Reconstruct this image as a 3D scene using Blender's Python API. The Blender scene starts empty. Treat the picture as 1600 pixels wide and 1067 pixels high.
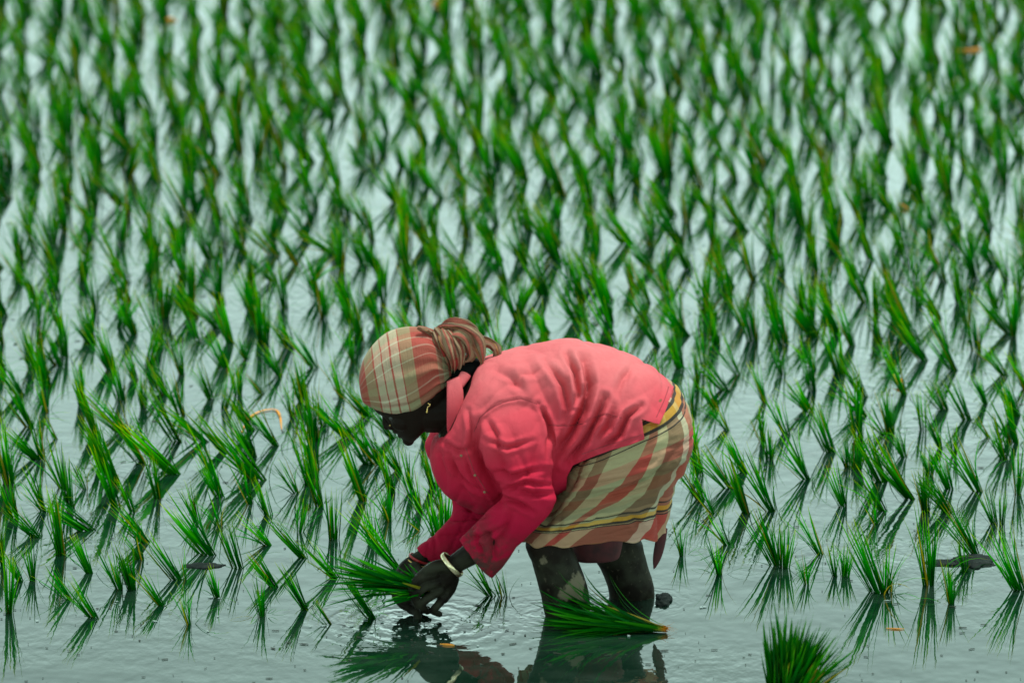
import bpy, bmesh, math, random
import numpy as np
from mathutils import Vector, Matrix, noise
R = math.radians
random.seed(7); RS = np.random.RandomState(7)
S = bpy.context.scene

# ------------------------------------------------------------------ camera
PITCH = 14.0; FOC = 350.0; DIST = 28.6
cam = bpy.data.objects.new("camera", bpy.data.cameras.new("camera"))
S.collection.objects.link(cam); S.camera = cam
cp, sp = math.cos(R(PITCH)), math.sin(R(PITCH))
CAM = Vector((0, -DIST*cp, DIST*sp))
cam.location = CAM; cam.rotation_euler = (R(90-PITCH), 0, 0)
cam.data.lens = FOC; cam.data.sensor_width = 36; cam.data.clip_start = .5; cam.data.clip_end = 3000
cam.data.dof.use_dof = True; cam.data.dof.focus_distance = 26.1; cam.data.dof.aperture_fstop = 3.6
# ------------------------------------------------------------------ world, sun, exposure
w = bpy.data.worlds.new("World"); S.world = w; w.use_nodes = True
nt = w.node_tree; nt.nodes.clear()
sky = nt.nodes.new("ShaderNodeTexSky"); sky.sky_type = 'NISHITA'; sky.sun_disc = False
sky.sun_elevation = R(58); sky.sun_rotation = R(200); sky.dust_density = 4; sky.air_density = 1.5
hs = nt.nodes.new("ShaderNodeHueSaturation"); hs.inputs['Saturation'].default_value = .35
mx = nt.nodes.new("ShaderNodeMix"); mx.data_type = 'RGBA'; mx.inputs[0].default_value = .72
mx.inputs[7].default_value = (9.9, 14.4, 13.2, 1)
bg = nt.nodes.new("ShaderNodeBackground"); bg.inputs[1].default_value = .1
wo = nt.nodes.new("ShaderNodeOutputWorld")
nt.links.new(sky.outputs[0], hs.inputs['Color']); nt.links.new(hs.outputs[0], mx.inputs[6])
tcw = nt.nodes.new("ShaderNodeTexCoord"); sxw = nt.nodes.new("ShaderNodeSeparateXYZ"); nt.links.new(tcw.outputs['Generated'], sxw.inputs[0])
rw = nt.nodes.new("ShaderNodeMapRange"); rw.interpolation_type = 'SMOOTHSTEP'
for i_, v_ in ((1, .205), (2, .30), (3, 1.80), (4, .50)): rw.inputs[i_].default_value = v_
nt.links.new(sxw.outputs['Z'], rw.inputs[0])
nw = nt.nodes.new("ShaderNodeTexNoise"); nw.inputs['Scale'].default_value = 9; nw.inputs['Detail'].default_value = 3; nt.links.new(tcw.outputs['Generated'], nw.inputs['Vector'])
mw = nt.nodes.new("ShaderNodeMath"); mw.operation = 'MULTIPLY_ADD'; nt.links.new(nw.outputs[0], mw.inputs[0]); mw.inputs[1].default_value = .7; mw.inputs[2].default_value = .65
mw2 = nt.nodes.new("ShaderNodeMath"); mw2.operation = 'MULTIPLY'; nt.links.new(mw.outputs[0], mw2.inputs[0]); nt.links.new(rw.outputs[0], mw2.inputs[1])
mc = nt.nodes.new("ShaderNodeVectorMath"); mc.operation = 'SCALE'; nt.links.new(mx.outputs[2], mc.inputs[0]); nt.links.new(mw2.outputs[0], mc.inputs['Scale'])
nt.links.new(mc.outputs[0], bg.inputs[0]); nt.links.new(bg.outputs[0], wo.inputs[0])
sl = bpy.data.lights.new("sun", 'SUN'); sl.energy = 4.0; sl.angle = R(16); sl.color = (1, .96, .9)
so = bpy.data.objects.new("sun", sl); S.collection.objects.link(so)
so.rotation_euler = Vector((.22, .10, 1.0)).to_track_quat('Z', 'Y').to_euler()
S.view_settings.view_transform = 'Standard'; S.view_settings.look = 'None'
S.view_settings.exposure = 0.0; S.view_settings.gamma = 1
S.cycles.max_bounces = 6; S.cycles.use_denoising = True

# ------------------------------------------------------------------ helpers
PXF = 1600/36*FOC
def ray(u, v):
    x = (u-800)/PXF; y = -(v-533.5)/PXF
    return Vector((x, cp + y*sp, -sp + y*cp))
def G(u, v, z=0.0):                       # point of the water surface seen there
    d = ray(u, v); return CAM + d*((z-CAM.z)/d.z)
Y0 = G(900, 946).y                        # depth of the worker's midline
def P(u, v, dy=0.0):                      # point at the worker's own depth
    d = ray(u, v); return CAM + d*((Y0+dy-CAM.y)/d.y)
def proj(co):                             # numpy: world -> photo coordinates
    d = co - np.array(CAM)
    dep = d[:, 1]*cp - d[:, 2]*sp
    up = d[:, 1]*sp + d[:, 2]*cp
    return 800 + PXF*d[:, 0]/dep, 533.5 - PXF*up/dep
PX = (P(900, 800)-P(901, 800)).length     # metres per photo pixel at the worker

def tag(o, label=None, cat=None, group=None, kind=None):
    if label: o['label'] = label
    if cat: o['category'] = cat
    if group: o['group'] = group
    if kind: o['kind'] = kind
    return o
def link(name, me, mat=None, parent=None, smooth=True):
    o = bpy.data.objects.new(name, me); S.collection.objects.link(o)
    if mat: me.materials.clear(); me.materials.append(mat)
    if parent:
        o.parent = parent; o.matrix_parent_inverse = Matrix.Translation(-parent.location)
    if smooth and len(me.polygons): me.polygons.foreach_set('use_smooth', [True]*len(me.polygons))
    return o
def empty(name, loc):
    o = bpy.data.objects.new(name, None); S.collection.objects.link(o); o.location = loc
    o.empty_display_size = .05; return o
def mesh(name, vs, fs, uvs=None):
    me = bpy.data.meshes.new(name); me.from_pydata([tuple(v) for v in vs], [], fs); me.update()
    if uvs is not None:
        l = me.uv_layers.new(name='UVMap')
        for lp in me.loops: l.data[lp.index].uv = uvs[lp.vertex_index]
    return me
def cat_interp(keys, n):                  # Catmull-Rom through key tuples
    K = np.array(keys, float); m = len(K); out = []
    for i in range(n):
        t = i*(m-1)/(n-1); k = min(int(t), m-2); f = t-k
        p0, p1, p2, p3 = K[max(k-1, 0)], K[k], K[k+1], K[min(k+2, m-1)]
        out.append(.5*((2*p1)+(-p0+p2)*f+(2*p0-5*p1+4*p2-p3)*f*f+(-p0+3*p1-3*p2+p3)*f**3))
    return out
def loft(keys, n=60, ring=64, ex=2.0, closed=True):
    """keys: (uA,vA,uB,vB,dy,halfwidth). returns verts, faces, uvs; a real solid with elliptical sections"""
    rows = cat_interp(keys, n); vs = []; fs = []; uvs = []
    for i, r in enumerate(rows):
        A = P(r[0], r[1], r[4]); B = P(r[2], r[3], r[4]); c = (A+B)/2; a = (A-B)/2
        for j in range(ring):
            th = 2*math.pi*j/ring; cc, ss = math.cos(th), math.sin(th)
            e = 2/ex
            x = math.copysign(abs(cc)**e, cc); y = math.copysign(abs(ss)**e, ss)
            vs.append(c + a*x + Vector((0, -max(r[5], .001)*y, 0)))
            uvs.append((j/ring, i/(n-1)))
    for i in range(n-1):
        for j in range(ring):
            k = (j+1) % ring
            fs.append((i*ring+j, (i+1)*ring+j, (i+1)*ring+k, i*ring+k))
    if closed:
        for base, rev in ((0, True), ((n-1)*ring, False)):
            c = sum((vs[base+j] for j in range(ring)), Vector())/ring
            vs.append(c); uvs.append((0, 0 if rev else 1)); ci = len(vs)-1
            for j in range(ring):
                k = (j+1) % ring
                fs.append((ci, base+j, base+k) if rev else (ci, base+k, base+j))
    return vs, fs, uvs
def tube(pts, rad, ring=14, sub=6, flat=1.0, cap=True):
    """round tapered tube through 3-D points with per-point radius, rounded ends"""
    keys = [tuple(p)+(r,) for p, r in zip(pts, rad)]
    rows = cat_interp(keys, max(2, (len(keys)-1)*sub+1)); rows = [np.array(r) for r in rows]
    if cap:
        def end(a, b):
            d = (a[:3]-b[:3]); d = d/(np.linalg.norm(d)+1e-9); r = a[3]; o = []
            for q in (.5, .85, 1.0):
                o.append(np.append(a[:3]+d*r*q, max(r*math.sqrt(max(0, 1-q*q)), r*.08)))
            return o
        rows = end(rows[0], rows[1])[::-1] + rows + end(rows[-1], rows[-2])
    vs = []; fs = []; uvs = []; n = len(rows); prev = None
    for i, r in enumerate(rows):
        a = rows[max(i-1, 0)][:3]; b = rows[min(i+1, n-1)][:3]; t = Vector(b-a).normalized()
        if prev is None:
            x = t.cross(Vector((0, 1, 0)));
            if x.length < .1: x = t.cross(Vector((0, 0, 1)))
        else: x = prev - t*prev.dot(t)
        x.normalize(); prev = x; y = t.cross(x)
        for j in range(ring):
            th = 2*math.pi*j/ring
            vs.append(Vector(r[:3]) + x*(math.cos(th)*r[3]) + y*(math.sin(th)*r[3]*flat)); uvs.append((j/ring, i/(n-1)))
    for i in range(n-1):
        for j in range(ring):
            k = (j+1) % ring; fs.append((i*ring+j, i*ring+k, (i+1)*ring+k, (i+1)*ring+j))
    fs.append(tuple(range(ring))[::-1]); fs.append(tuple((n-1)*ring+j for j in range(ring)))
    return vs, fs, uvs
def ball(c, r, seg=20):
    """ellipsoid, r = (rx,ry,rz) or float"""
    if not hasattr(r, '__len__'): r = (r, r, r)
    bm = bmesh.new(); bmesh.ops.create_uvsphere(bm, u_segments=seg, v_segments=seg//2+2, radius=1)
    vs = [Vector((v.co.x*r[0], v.co.y*r[1], v.co.z*r[2]))+Vector(c) for v in bm.verts]
    fs = [tuple(v.index for v in f.verts) for f in bm.faces]; bm.free()
    return vs, fs, [(0, 0)]*len(vs)
def join(parts):
    V = []; F = []; U = []
    for v, f, u in parts:
        o = len(V); V += list(v); U += list(u); F += [tuple(i+o for i in q) for q in f]
    return V, F, U
def fuse(parts, voxel, smooth=4, fac=.5):
    """weld closed solids into one continuous skin"""
    V, F, U = join(parts); me = mesh('t', V, F)
    bm = bmesh.new(); bm.from_mesh(me); bmesh.ops.recalc_face_normals(bm, faces=bm.faces); bm.to_mesh(me); bm.free()
    o = bpy.data.objects.new('t', me); S.collection.objects.link(o)
    m = o.modifiers.new('r', 'REMESH'); m.mode = 'VOXEL'; m.voxel_size = voxel
    s = o.modifiers.new('s', 'SMOOTH'); s.factor = fac; s.iterations = smooth
    dg = bpy.context.evaluated_depsgraph_get()
    out = bpy.data.meshes.new_from_object(o.evaluated_get(dg))
    bpy.data.objects.remove(o); return out
def getco(me):
    a = np.empty(len(me.vertices)*3); me.vertices.foreach_get('co', a); return a.reshape(-1, 3)
def getno(me):
    a = np.empty(len(me.vertices)*3); me.vertex_normals.foreach_get('vector', a); return a.reshape(-1, 3)
def setco(me, co): me.vertices.foreach_set('co', co.ravel()); me.update()
def pl_dist(u, v, pts):
    """distance and position along a polyline, photo units"""
    best = np.full(len(u), 1e9); tt = np.zeros(len(u)); n = len(pts)-1
    for i in range(n):
        (x0, y0), (x1, y1) = pts[i], pts[i+1]
        dx, dy = x1-x0, y1-y0; L = dx*dx+dy*dy
        t = np.clip(((u-x0)*dx+(v-y0)*dy)/L, 0, 1)
        d = np.hypot(u-x0-t*dx, v-y0-t*dy); m = d < best
        best[m] = d[m]; tt[m] = (i+t[m])/n
    return best, tt
def folds(me, creases, nz=None, side=-1, ridges=()):
    """push cloth in (or out) along creases; creases: (pts, width px, depth m). nz: (scale, amp)"""
    co = getco(me); no = getno(me); u, v = proj(co)
    near = np.clip(no[:, 1]*side*2.0+.35, 0, 1)
    d = np.zeros(len(co))
    for pts, wd, dep in creases:
        q, t = pl_dist(u, v, pts)
        taper = np.sin(np.clip(t, 0.04, .96)*math.pi)**.6
        x = q/wd
        d -= dep*taper*(np.exp(-np.abs(x)**1.25*1.4) - .45*np.exp(-((x-1.9)/1.0)**2))
    d *= near*1.55
    if nz:
        for sc, amp, st in nz:
            d += np.array([noise.noise(Vector((c[0]*sc*st[0], c[1]*sc*st[1], c[2]*sc*st[2]))) for c in co])*amp
    for sc, amp, M_, sd in ridges:                  # long pulled wrinkles
        q = co @ np.array(M_).T*sc
        nn = np.array([noise.noise(Vector(c)+Vector((sd, 0, 0))) for c in q])
        d -= amp*np.clip(1-np.abs(nn)*5.5, 0, 1)**1.3
    setco(me, co+no*d[:, None])

# ------------------------------------------------------------------ materials
def mat(name, base=(.5, .5, .5), rough=.6, **k):
    m = bpy.data.materials.new(name); m.use_nodes = True; n = m.node_tree.nodes; p = n['Principled BSDF']
    p.inputs['Base Color'].default_value = (*base, 1); p.inputs['Roughness'].default_value = rough
    for a, b in k.items(): p.inputs[a].default_value = b
    return m, m.node_tree, p
def N(nt, t, **k):
    n = nt.nodes.new(t)
    for a, b in k.items(): setattr(n, a, b)
    return n
def ramp(nt, stops, interp='LINEAR'):
    r = nt.nodes.new('ShaderNodeValToRGB'); cr = r.color_ramp; cr.interpolation = interp
    while len(cr.elements) > 1: cr.elements.remove(cr.elements[-1])
    cr.elements[0].position = stops[0][0]; cr.elements[0].color = (*stops[0][1], 1)
    for p, c in stops[1:]:
        e = cr.elements.new(p); e.color = (*c, 1)
    if interp == 'CONSTANT':
        for e in cr.elements:
            k = tuple(e.color)[:3]; e.color[3] = .95 if max(k) < .02 else .72 if (k[0] > .55 and k[2] < .05) else .30
    return r
def mixc(nt, a, b, f, mode='MIX'):
    m = N(nt, 'ShaderNodeMix', data_type='RGBA', blend_type=mode)
    for i, x in ((0, f), (6, a), (7, b)):
        if hasattr(x, 'is_linked'): nt.links.new(x, m.inputs[i])
        elif i == 0: m.inputs[0].default_value = x
        else: m.inputs[i].default_value = (*x, 1)
    return m.outputs[2]
def noise_n(nt, scale, detail=4, vec=None, rough=.5):
    n = N(nt, 'ShaderNodeTexNoise'); n.inputs['Scale'].default_value = scale
    n.inputs['Detail'].default_value = detail; n.inputs['Roughness'].default_value = rough
    if vec is not None: nt.links.new(vec, n.inputs['Vector'])
    return n
def math_n(nt, op, a, b=None, c=None):
    m = N(nt, 'ShaderNodeMath', operation=op)
    for i, x in enumerate((a, b, c)):
        if x is None: continue
        if hasattr(x, 'is_linked'): nt.links.new(x, m.inputs[i])
        else: m.inputs[i].default_value = x
    return m.outputs[0]
def bump(nt, p, h, strength=.3, dist=.002):
    b = N(nt, 'ShaderNodeBump'); b.inputs['Strength'].default_value = strength; b.inputs['Distance'].default_value = dist
    nt.links.new(h, b.inputs['Height']); nt.links.new(b.outputs[0], p.inputs['Normal']); return b
def rgb(r, g, b):
    f = lambda c: ((c/255+.055)/1.055)**2.4 if c > 10 else c/255/12.92
    return (f(r), f(g), f(b))

# leaf
def leaf_mat(name, stops, trans=.55):
    m, t, p = mat(name, rough=.5)
    p.inputs['Specular IOR Level'].default_value = .03
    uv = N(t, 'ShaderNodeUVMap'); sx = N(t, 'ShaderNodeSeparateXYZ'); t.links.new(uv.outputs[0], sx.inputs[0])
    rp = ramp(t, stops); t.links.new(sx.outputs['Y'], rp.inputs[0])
    oi = N(t, 'ShaderNodeObjectInfo')
    h = N(t, 'ShaderNodeHueSaturation'); t.links.new(rp.outputs[0], h.inputs['Color'])
    g = N(t, 'ShaderNodeNewGeometry')
    a = math_n(t, 'MULTIPLY_ADD', g.outputs['Random Per Island'], 1.1, .40)
    b = math_n(t, 'MULTIPLY_ADD', oi.outputs['Random'], .5, .75)
    t.links.new(math_n(t, 'MULTIPLY', a, b), h.inputs['Value'])
    t.links.new(math_n(t, 'MULTIPLY_ADD', g.outputs['Random Per Island'], -.035, .515), h.inputs['Hue'])
    dry = math_n(t, 'GREATER_THAN', g.outputs['Random Per Island'], .955)
    hc = mixc(t, h.outputs[0], (.22, .17, .02), math_n(t, 'MULTIPLY', dry, .8))
    t.links.new(hc, p.inputs['Base Color'])
    tr = N(t, 'ShaderNodeBsdfTranslucent'); t.links.new(mixc(t, hc, (1.6, 1.4, .2), 1.0, 'MULTIPLY'), tr.inputs[0])
    ms = N(t, 'ShaderNodeMixShader'); ms.inputs[0].default_value = trans
    t.links.new(p.outputs[0], ms.inputs[1]); t.links.new(tr.outputs[0], ms.inputs[2])
    t.links.new(ms.outputs[0], t.nodes['Material Output'].inputs[0]); return m
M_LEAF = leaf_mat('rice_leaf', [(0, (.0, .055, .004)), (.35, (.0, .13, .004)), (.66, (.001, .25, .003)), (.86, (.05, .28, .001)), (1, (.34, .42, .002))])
M_BUND = leaf_mat('bundle_leaf', [(0, (.40, .16, .01)), (.06, (.16, .22, .02)), (.14, (.002, .10, .006)), (.8, (.001, .15, .005)), (1, (.01, .24, .004))], .25)

# water
def water_mat():
    m, t, p = mat('water', (.035, .06, .05), .02, IOR=4.0)
    tc = N(t, 'ShaderNodeTexCoord'); g = tc.outputs['Object']
    def mp(s):
        q = N(t, 'ShaderNodeMapping'); q.inputs['Scale'].default_value = s; t.links.new(g, q.inputs[0]); return q.outputs[0]
    a = noise_n(t, 9, 2, mp((1, .7, 1))); b = noise_n(t, 34, 2, mp((1, .55, 1))); c = noise_n(t, 1.1, 3, mp((1, 1, 1)))
    patch = N(t, 'ShaderNodeMapRange'); patch.inputs[1].default_value = .42; patch.inputs[2].default_value = .68; patch.inputs[3].default_value = .15
    t.links.new(c.outputs[0], patch.inputs[0])
    h = math_n(t, 'ADD', math_n(t, 'MULTIPLY', a.outputs[0], .42), math_n(t, 'MULTIPLY', math_n(t, 'MULTIPLY', b.outputs[0], .36), patch.outputs[0]))
    # rings that spread from the working hand
    hp = G(651, 972)
    def rings(pt, k, rad, amp):
        v = N(t, 'ShaderNodeVectorMath', operation='DISTANCE'); t.links.new(g, v.inputs[0]); v.inputs[1].default_value = pt
        d = math_n(t, 'ADD', v.outputs['Value'], math_n(t, 'MULTIPLY', math_n(t, 'ADD', a.outputs[0], b.outputs[0]), .07))
        s = math_n(t, 'SINE', math_n(t, 'MULTIPLY', d, k))
        f = math_n(t, 'POWER', 2.718, math_n(t, 'MULTIPLY', math_n(t, 'POWER', math_n(t, 'DIVIDE', d, rad), 2.0), -1.0))
        return math_n(t, 'MULTIPLY', math_n(t, 'MULTIPLY', s, f), amp)
    h = math_n(t, 'ADD', h, rings(hp, 105, .24, .4))
    h = math_n(t, 'ADD', h, rings(P(985, 941, .05), 170, .16, .12))
    h = math_n(t, 'ADD', h, rings(P(885, 957, -.08), 160, .2, .12))
    bump(t, p, h, 1.0, .0015)
    # thin silt film: slightly lighter brownish patches, a bit rougher
    f = noise_n(t, 3.0, 6, mp((1, 2.5, 1)), .62)
    fr = ramp(t, [(.42, (0, 0, 0)), (.72, (1, 1, 1))]); t.links.new(f.outputs[0], fr.inputs[0])
    t.links.new(mixc(t, (.003, .018, .010), (.02, .042, .03), fr.outputs[0]), p.inputs['Base Color'])
    t.links.new(math_n(t, 'MULTIPLY_ADD', fr.outputs[0], .03, .006), p.inputs['Roughness'])
    return m
M_WATER = water_mat()
M_MUD = mat('mud', (.03, .035, .03), .35)[0]
def noisy(name, c1, c2, sc, rough=.6, bs=.4, bd=.002, **k):
    m, t, p = mat(name, c1, rough, **k); tc = N(t, 'ShaderNodeTexCoord'); n = noise_n(t, sc, 6, tc.outputs['Object'], .6)
    r = ramp(t, [(.35, c1), (.65, c2)]); t.links.new(n.outputs[0], r.inputs[0]); t.links.new(r.outputs[0], p.inputs['Base Color'])
    bump(t, p, n.outputs[0], bs, bd); return m
M_SILT = noisy('wet_silt', (.004, .010, .009), (.014, .022, .019), 40, .7, .8, .006, **{'Specular IOR Level': .1})
M_DEB = noisy('debris', (.004, .014, .008), (.02, .025, .012), 60, .5)
M_FOAM = mat('foam', (.30, .40, .38), .3)[0]
M_DRY = noisy('dry_leaf', (.80, .36, .03), (.62, .22, .01), 60, .6)
M_GOLD = noisy('gold', (.85, .62, .25), (.65, .42, .12), 150, .3, .8, .001, Metallic=1.0)
M_SILV = noisy('pale_gold', (.85, .78, .55), (.55, .42, .2), 150, .3, .8, .001, Metallic=1.0)
M_BTN = mat('button', (.22, .14, .07), .3)[0]
M_EYE = mat('eye', (.03, .028, .025), .3)[0]

# skin with dried mud on the shins
m, t, p = mat('skin', (.02, .013, .009), .5); p.inputs['Specular IOR Level'].default_value = .08; M_SKIN = m
tc = N(t, 'ShaderNodeTexCoord'); o_ = tc.outputs['Object']
sep = N(t, 'ShaderNodeSeparateXYZ'); t.links.new(o_, sep.inputs[0])
n1 = noise_n(t, 11, 5, o_, .55); n2 = noise_n(t, 90, 4, o_)
low = N(t, 'ShaderNodeMapRange'); low.inputs[1].default_value = .20; low.inputs[2].default_value = .15; t.links.new(sep.outputs['Z'], low.inputs[0])
band = N(t, 'ShaderNodeMapRange'); band.inputs[1].default_value = .50; band.inputs[2].default_value = .535
pd = N(t, 'ShaderNodeVectorMath', operation='DISTANCE'); t.links.new(o_, pd.inputs[0]); pd.inputs[1].default_value = P(893, 921, -.15)
pd2 = N(t, 'ShaderNodeVectorMath', operation='DISTANCE'); t.links.new(o_, pd2.inputs[0]); pd2.inputs[1].default_value = P(850, 868, -.15)
pf = math_n(t, 'MAXIMUM', math_n(t, 'MULTIPLY_ADD', pd.outputs['Value'], -5.5, .25), math_n(t, 'MULTIPLY_ADD', pd2.outputs['Value'], -6.0, .12))
t.links.new(math_n(t, 'ADD', math_n(t, 'ADD', n1.outputs[0], pf), math_n(t, 'MULTIPLY', math_n(t, 'SUBTRACT', n2.outputs[0], .5), .12)), band.inputs[0])
band.inputs[1].default_value = .60; band.inputs[2].default_value = .64
spk = N(t, 'ShaderNodeMapRange'); spk.inputs[1].default_value = .62; spk.inputs[2].default_value = .70; t.links.new(n2.outputs[0], spk.inputs[0])
lgx = N(t, 'ShaderNodeMapRange'); lgx.inputs[1].default_value = P(775, 900).x; lgx.inputs[2].default_value = P(800, 900).x; t.links.new(sep.outputs['X'], lgx.inputs[0])
fm = math_n(t, 'MULTIPLY', math_n(t, 'MULTIPLY', low.outputs[0], lgx.outputs[0]), math_n(t, 'MAXIMUM', band.outputs[0], math_n(t, 'MULTIPLY', spk.outputs[0], .22)))
n3 = noise_n(t, 22, 4, o_); n3r = N(t, 'ShaderNodeMapRange'); n3r.inputs[1].default_value = .38; n3r.inputs[2].default_value = .62; t.links.new(n3.outputs[0], n3r.inputs[0])
silt = mixc(t, (.009, .007, .005), (.026, .028, .018), n3r.outputs[0])
base = mixc(t, (.011, .007, .0048), silt, low.outputs[0])
t.links.new(mixc(t, base, (.17, .15, .10), fm), p.inputs['Base Color'])
bump(t, p, n2.outputs[0], .25, .0015)

# shirt: sun-bleached back, with top light and lower crimson shade painted in; muddy cuffs
m, t, p = mat('shirt', rough=.82); M_SHIRT = m
tc = N(t, 'ShaderNodeTexCoord'); o_ = tc.outputs['Object']
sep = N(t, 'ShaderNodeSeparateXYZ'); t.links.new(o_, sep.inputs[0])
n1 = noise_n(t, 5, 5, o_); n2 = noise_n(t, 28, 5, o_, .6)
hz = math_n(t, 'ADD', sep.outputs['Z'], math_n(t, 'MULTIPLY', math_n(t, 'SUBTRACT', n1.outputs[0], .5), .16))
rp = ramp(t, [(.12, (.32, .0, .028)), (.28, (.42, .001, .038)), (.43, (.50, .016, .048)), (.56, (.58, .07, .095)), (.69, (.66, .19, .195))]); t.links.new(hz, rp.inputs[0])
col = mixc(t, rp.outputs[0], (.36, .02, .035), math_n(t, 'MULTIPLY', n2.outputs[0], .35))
# mud on the cuffs
dst = N(t, 'ShaderNodeVectorMath', operation='DISTANCE'); t.links.new(o_, dst.inputs[0]); dst.inputs[1].default_value = P(733, 880, -.15)
n3 = noise_n(t, 20, 5, o_, .65)
mm = N(t, 'ShaderNodeMapRange'); mm.inputs[1].default_value = .19; mm.inputs[2].default_value = .05; t.links.new(dst.outputs['Value'], mm.inputs[0])
st = N(t, 'ShaderNodeMapRange'); st.inputs[1].default_value = .40; st.inputs[2].default_value = .56; t.links.new(n3.outputs[0], st.inputs[0])
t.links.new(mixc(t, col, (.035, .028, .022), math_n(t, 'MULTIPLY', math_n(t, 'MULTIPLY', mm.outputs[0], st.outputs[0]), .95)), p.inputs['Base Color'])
wv = noise_n(t, 420, 2, o_); hb = math_n(t, 'ADD', math_n(t, 'MULTIPLY', wv.outputs[0], .25), n2.outputs[0]); mq = N(t, 'ShaderNodeMapping'); mq.inputs['Rotation'].default_value = (0, .5, 0); mq.inputs['Scale'].default_value = (26, 12, 7); t.links.new(o_, mq.inputs[0])
n5 = noise_n(t, 1, 4, mq.outputs[0], .55); n5.inputs['Distortion'].default_value = .6
bump(t, p, math_n(t, 'ADD', hb, math_n(t, 'MULTIPLY', n5.outputs[0], 2.2)), .5, .004)
p.inputs['Specular IOR Level'].default_value = .15
M_SEAM = mat('seam', (.30, .03, .045), .85)[0]

def plaid(name, warp, weft, skew=0.0, nwarp=1.0, wk=.30, uvs=(1, 1)):
    m, t, p = mat(name, rough=.85)
    uv = N(t, 'ShaderNodeUVMap'); sx = N(t, 'ShaderNodeSeparateXYZ'); t.links.new(uv.outputs[0], sx.inputs[0])
    tc = N(t, 'ShaderNodeTexCoord'); wob = noise_n(t, 7, 2, tc.outputs['Object'])
    wobv = math_n(t, 'MULTIPLY', math_n(t, 'SUBTRACT', wob.outputs[0], .5), .03)
    a = math_n(t, 'ADD', math_n(t, 'MULTIPLY_ADD', sx.outputs['Y'], skew, math_n(t, 'MULTIPLY', sx.outputs['X'], nwarp)), wobv)
    a = math_n(t, 'FRACT', math_n(t, 'ADD', a, 2.0))
    b = math_n(t, 'ADD', math_n(t, 'MULTIPLY', sx.outputs['Y'], uvs[1]), wobv)
    if uvs[1] != 1: b = math_n(t, 'FRACT', math_n(t, 'ADD', b, 2.0))
    r1 = ramp(t, warp, 'CONSTANT'); r2 = ramp(t, weft, 'CONSTANT')
    for e in r2.color_ramp.elements:
        if abs(e.color[3]-.30) < .01: e.color[3] = wk
    t.links.new(a, r1.inputs[0]); t.links.new(b, r2.inputs[0])
    al = r2.outputs[1] if False else None
    c = mixc(t, r1.outputs[0], r2.outputs[0], r2.outputs[1])
    # threads that dominate (black / yellow) come through the darkest-wins mix
    c2 = mixc(t, c, mixc(t, (1, 1, 1), r2.outputs[0], .6), .45, 'MULTIPLY')
    n = noise_n(t, 45, 5, tc.outputs['Object'], .6)
    c3 = mixc(t, c2, (.12, .09, .05), math_n(t, 'MULTIPLY', n.outputs[0], .22))
    t.links.new(c3, p.inputs['Base Color'])
    w2 = noise_n(t, 380, 2, tc.outputs['Object']); mpp = N(t, 'ShaderNodeMapping'); mpp.inputs['Scale'].default_value = (5, 60, 1); t.links.new(uv.outputs[0], mpp.inputs[0])
    w3 = noise_n(t, 1, 3, mpp.outputs[0]); bump(t, p, math_n(t, 'ADD', math_n(t, 'MULTIPLY', w2.outputs[0], .2), math_n(t, 'ADD', n.outputs[0], w3.outputs[0])), .6, .004)
    return m
BE = (.44, .41, .23); RD = (.40, .014, .014); BR = (.17, .05, .02); PK = (.48, .13, .09); OL = (.24, .29, .16)
YE = (.60, .36, .02); BK = (.003, .008, .007); WH = (.55, .52, .38)
WARP = [(0, BE), (.05, RD), (.085, BE), (.13, BR), (.155, BE), (.20, BR), (.245, BE), (.295, RD), (.32, BE), (.355, BR), (.42, WH),
        (.455, RD), (.52, BE), (.58, RD), (.61, BE), (.66, BR), (.69, BE), (.74, RD), (.79, BE), (.85, RD), (.90, BE), (.95, RD), (.97, BE)]
WEFT = [(0, PK), (.075, BK), (.09, YE), (.132, BK), (.15, BE), (.175, BK), (.18, BE), (.27, PK), (.36, (.20, .22, .11)), (.44, (.30, .14, .06)), (.52, (.26, .24, .12)), (.60, (.16, .20, .11)), (.66, BE),
        (.70, BK), (.715, OL), (.735, YE), (.772, BK), (.79, BE), (.80, BK), (.805, PK), (.985, (.5, .22, .08))]
M_SKIRT = plaid('checked_cloth', WARP, WEFT, .13, wk=.34)
WARP2 = [(0, RD), (.05, BE), (.12, BE), (.20, OL), (.27, BE), (.30, RD), (.38, WH), (.47, RD), (.56, BE), (.66, RD), (.74, BE), (.82, OL), (.9, RD)]
DB = (.30, .13, .08)
WEFT2 = [(0, RD), (.20, (.34, .28, .15)), (.285, RD), (.295, WH), (.345, RD), (.355, WH), (.405, RD), (.415, WH), (.465, RD), (.475, (.34, .28, .15)), (.555, RD), (.74, DB), (.80, OL), (.88, RD)]
M_SCARF = plaid('scarf_cloth', [(0, BE), (.05, WH), (.056, (.30, .24, .13)), (.11, PK), (.14, WH), (.146, PK), (.19, WH), (.196, DB), (.235, WH), (.241, DB), (.28, (.30, .24, .13)), (.32, DB), (.35, WH), (.356, DB), (.40, OL), (.44, PK), (.5, BE), (.6, WH), (.61, BE), (.72, OL), (.8, PK), (.92, WH), (.93, BE)], WEFT2, .12, wk=.55)
M_KNOT = plaid('scarf_knot_cloth', [(0, RD), (.14, BE), (.30, DB), (.38, (.30, .10, .03)), (.46, YE), (.50, BK), (.56, OL), (.70, RD), (.84, BK), (.88, BE)], [(0, DB), (.22, RD), (.36, DB), (.5, OL), (.62, RD), (.8, DB)], .2, wk=.55)

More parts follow.
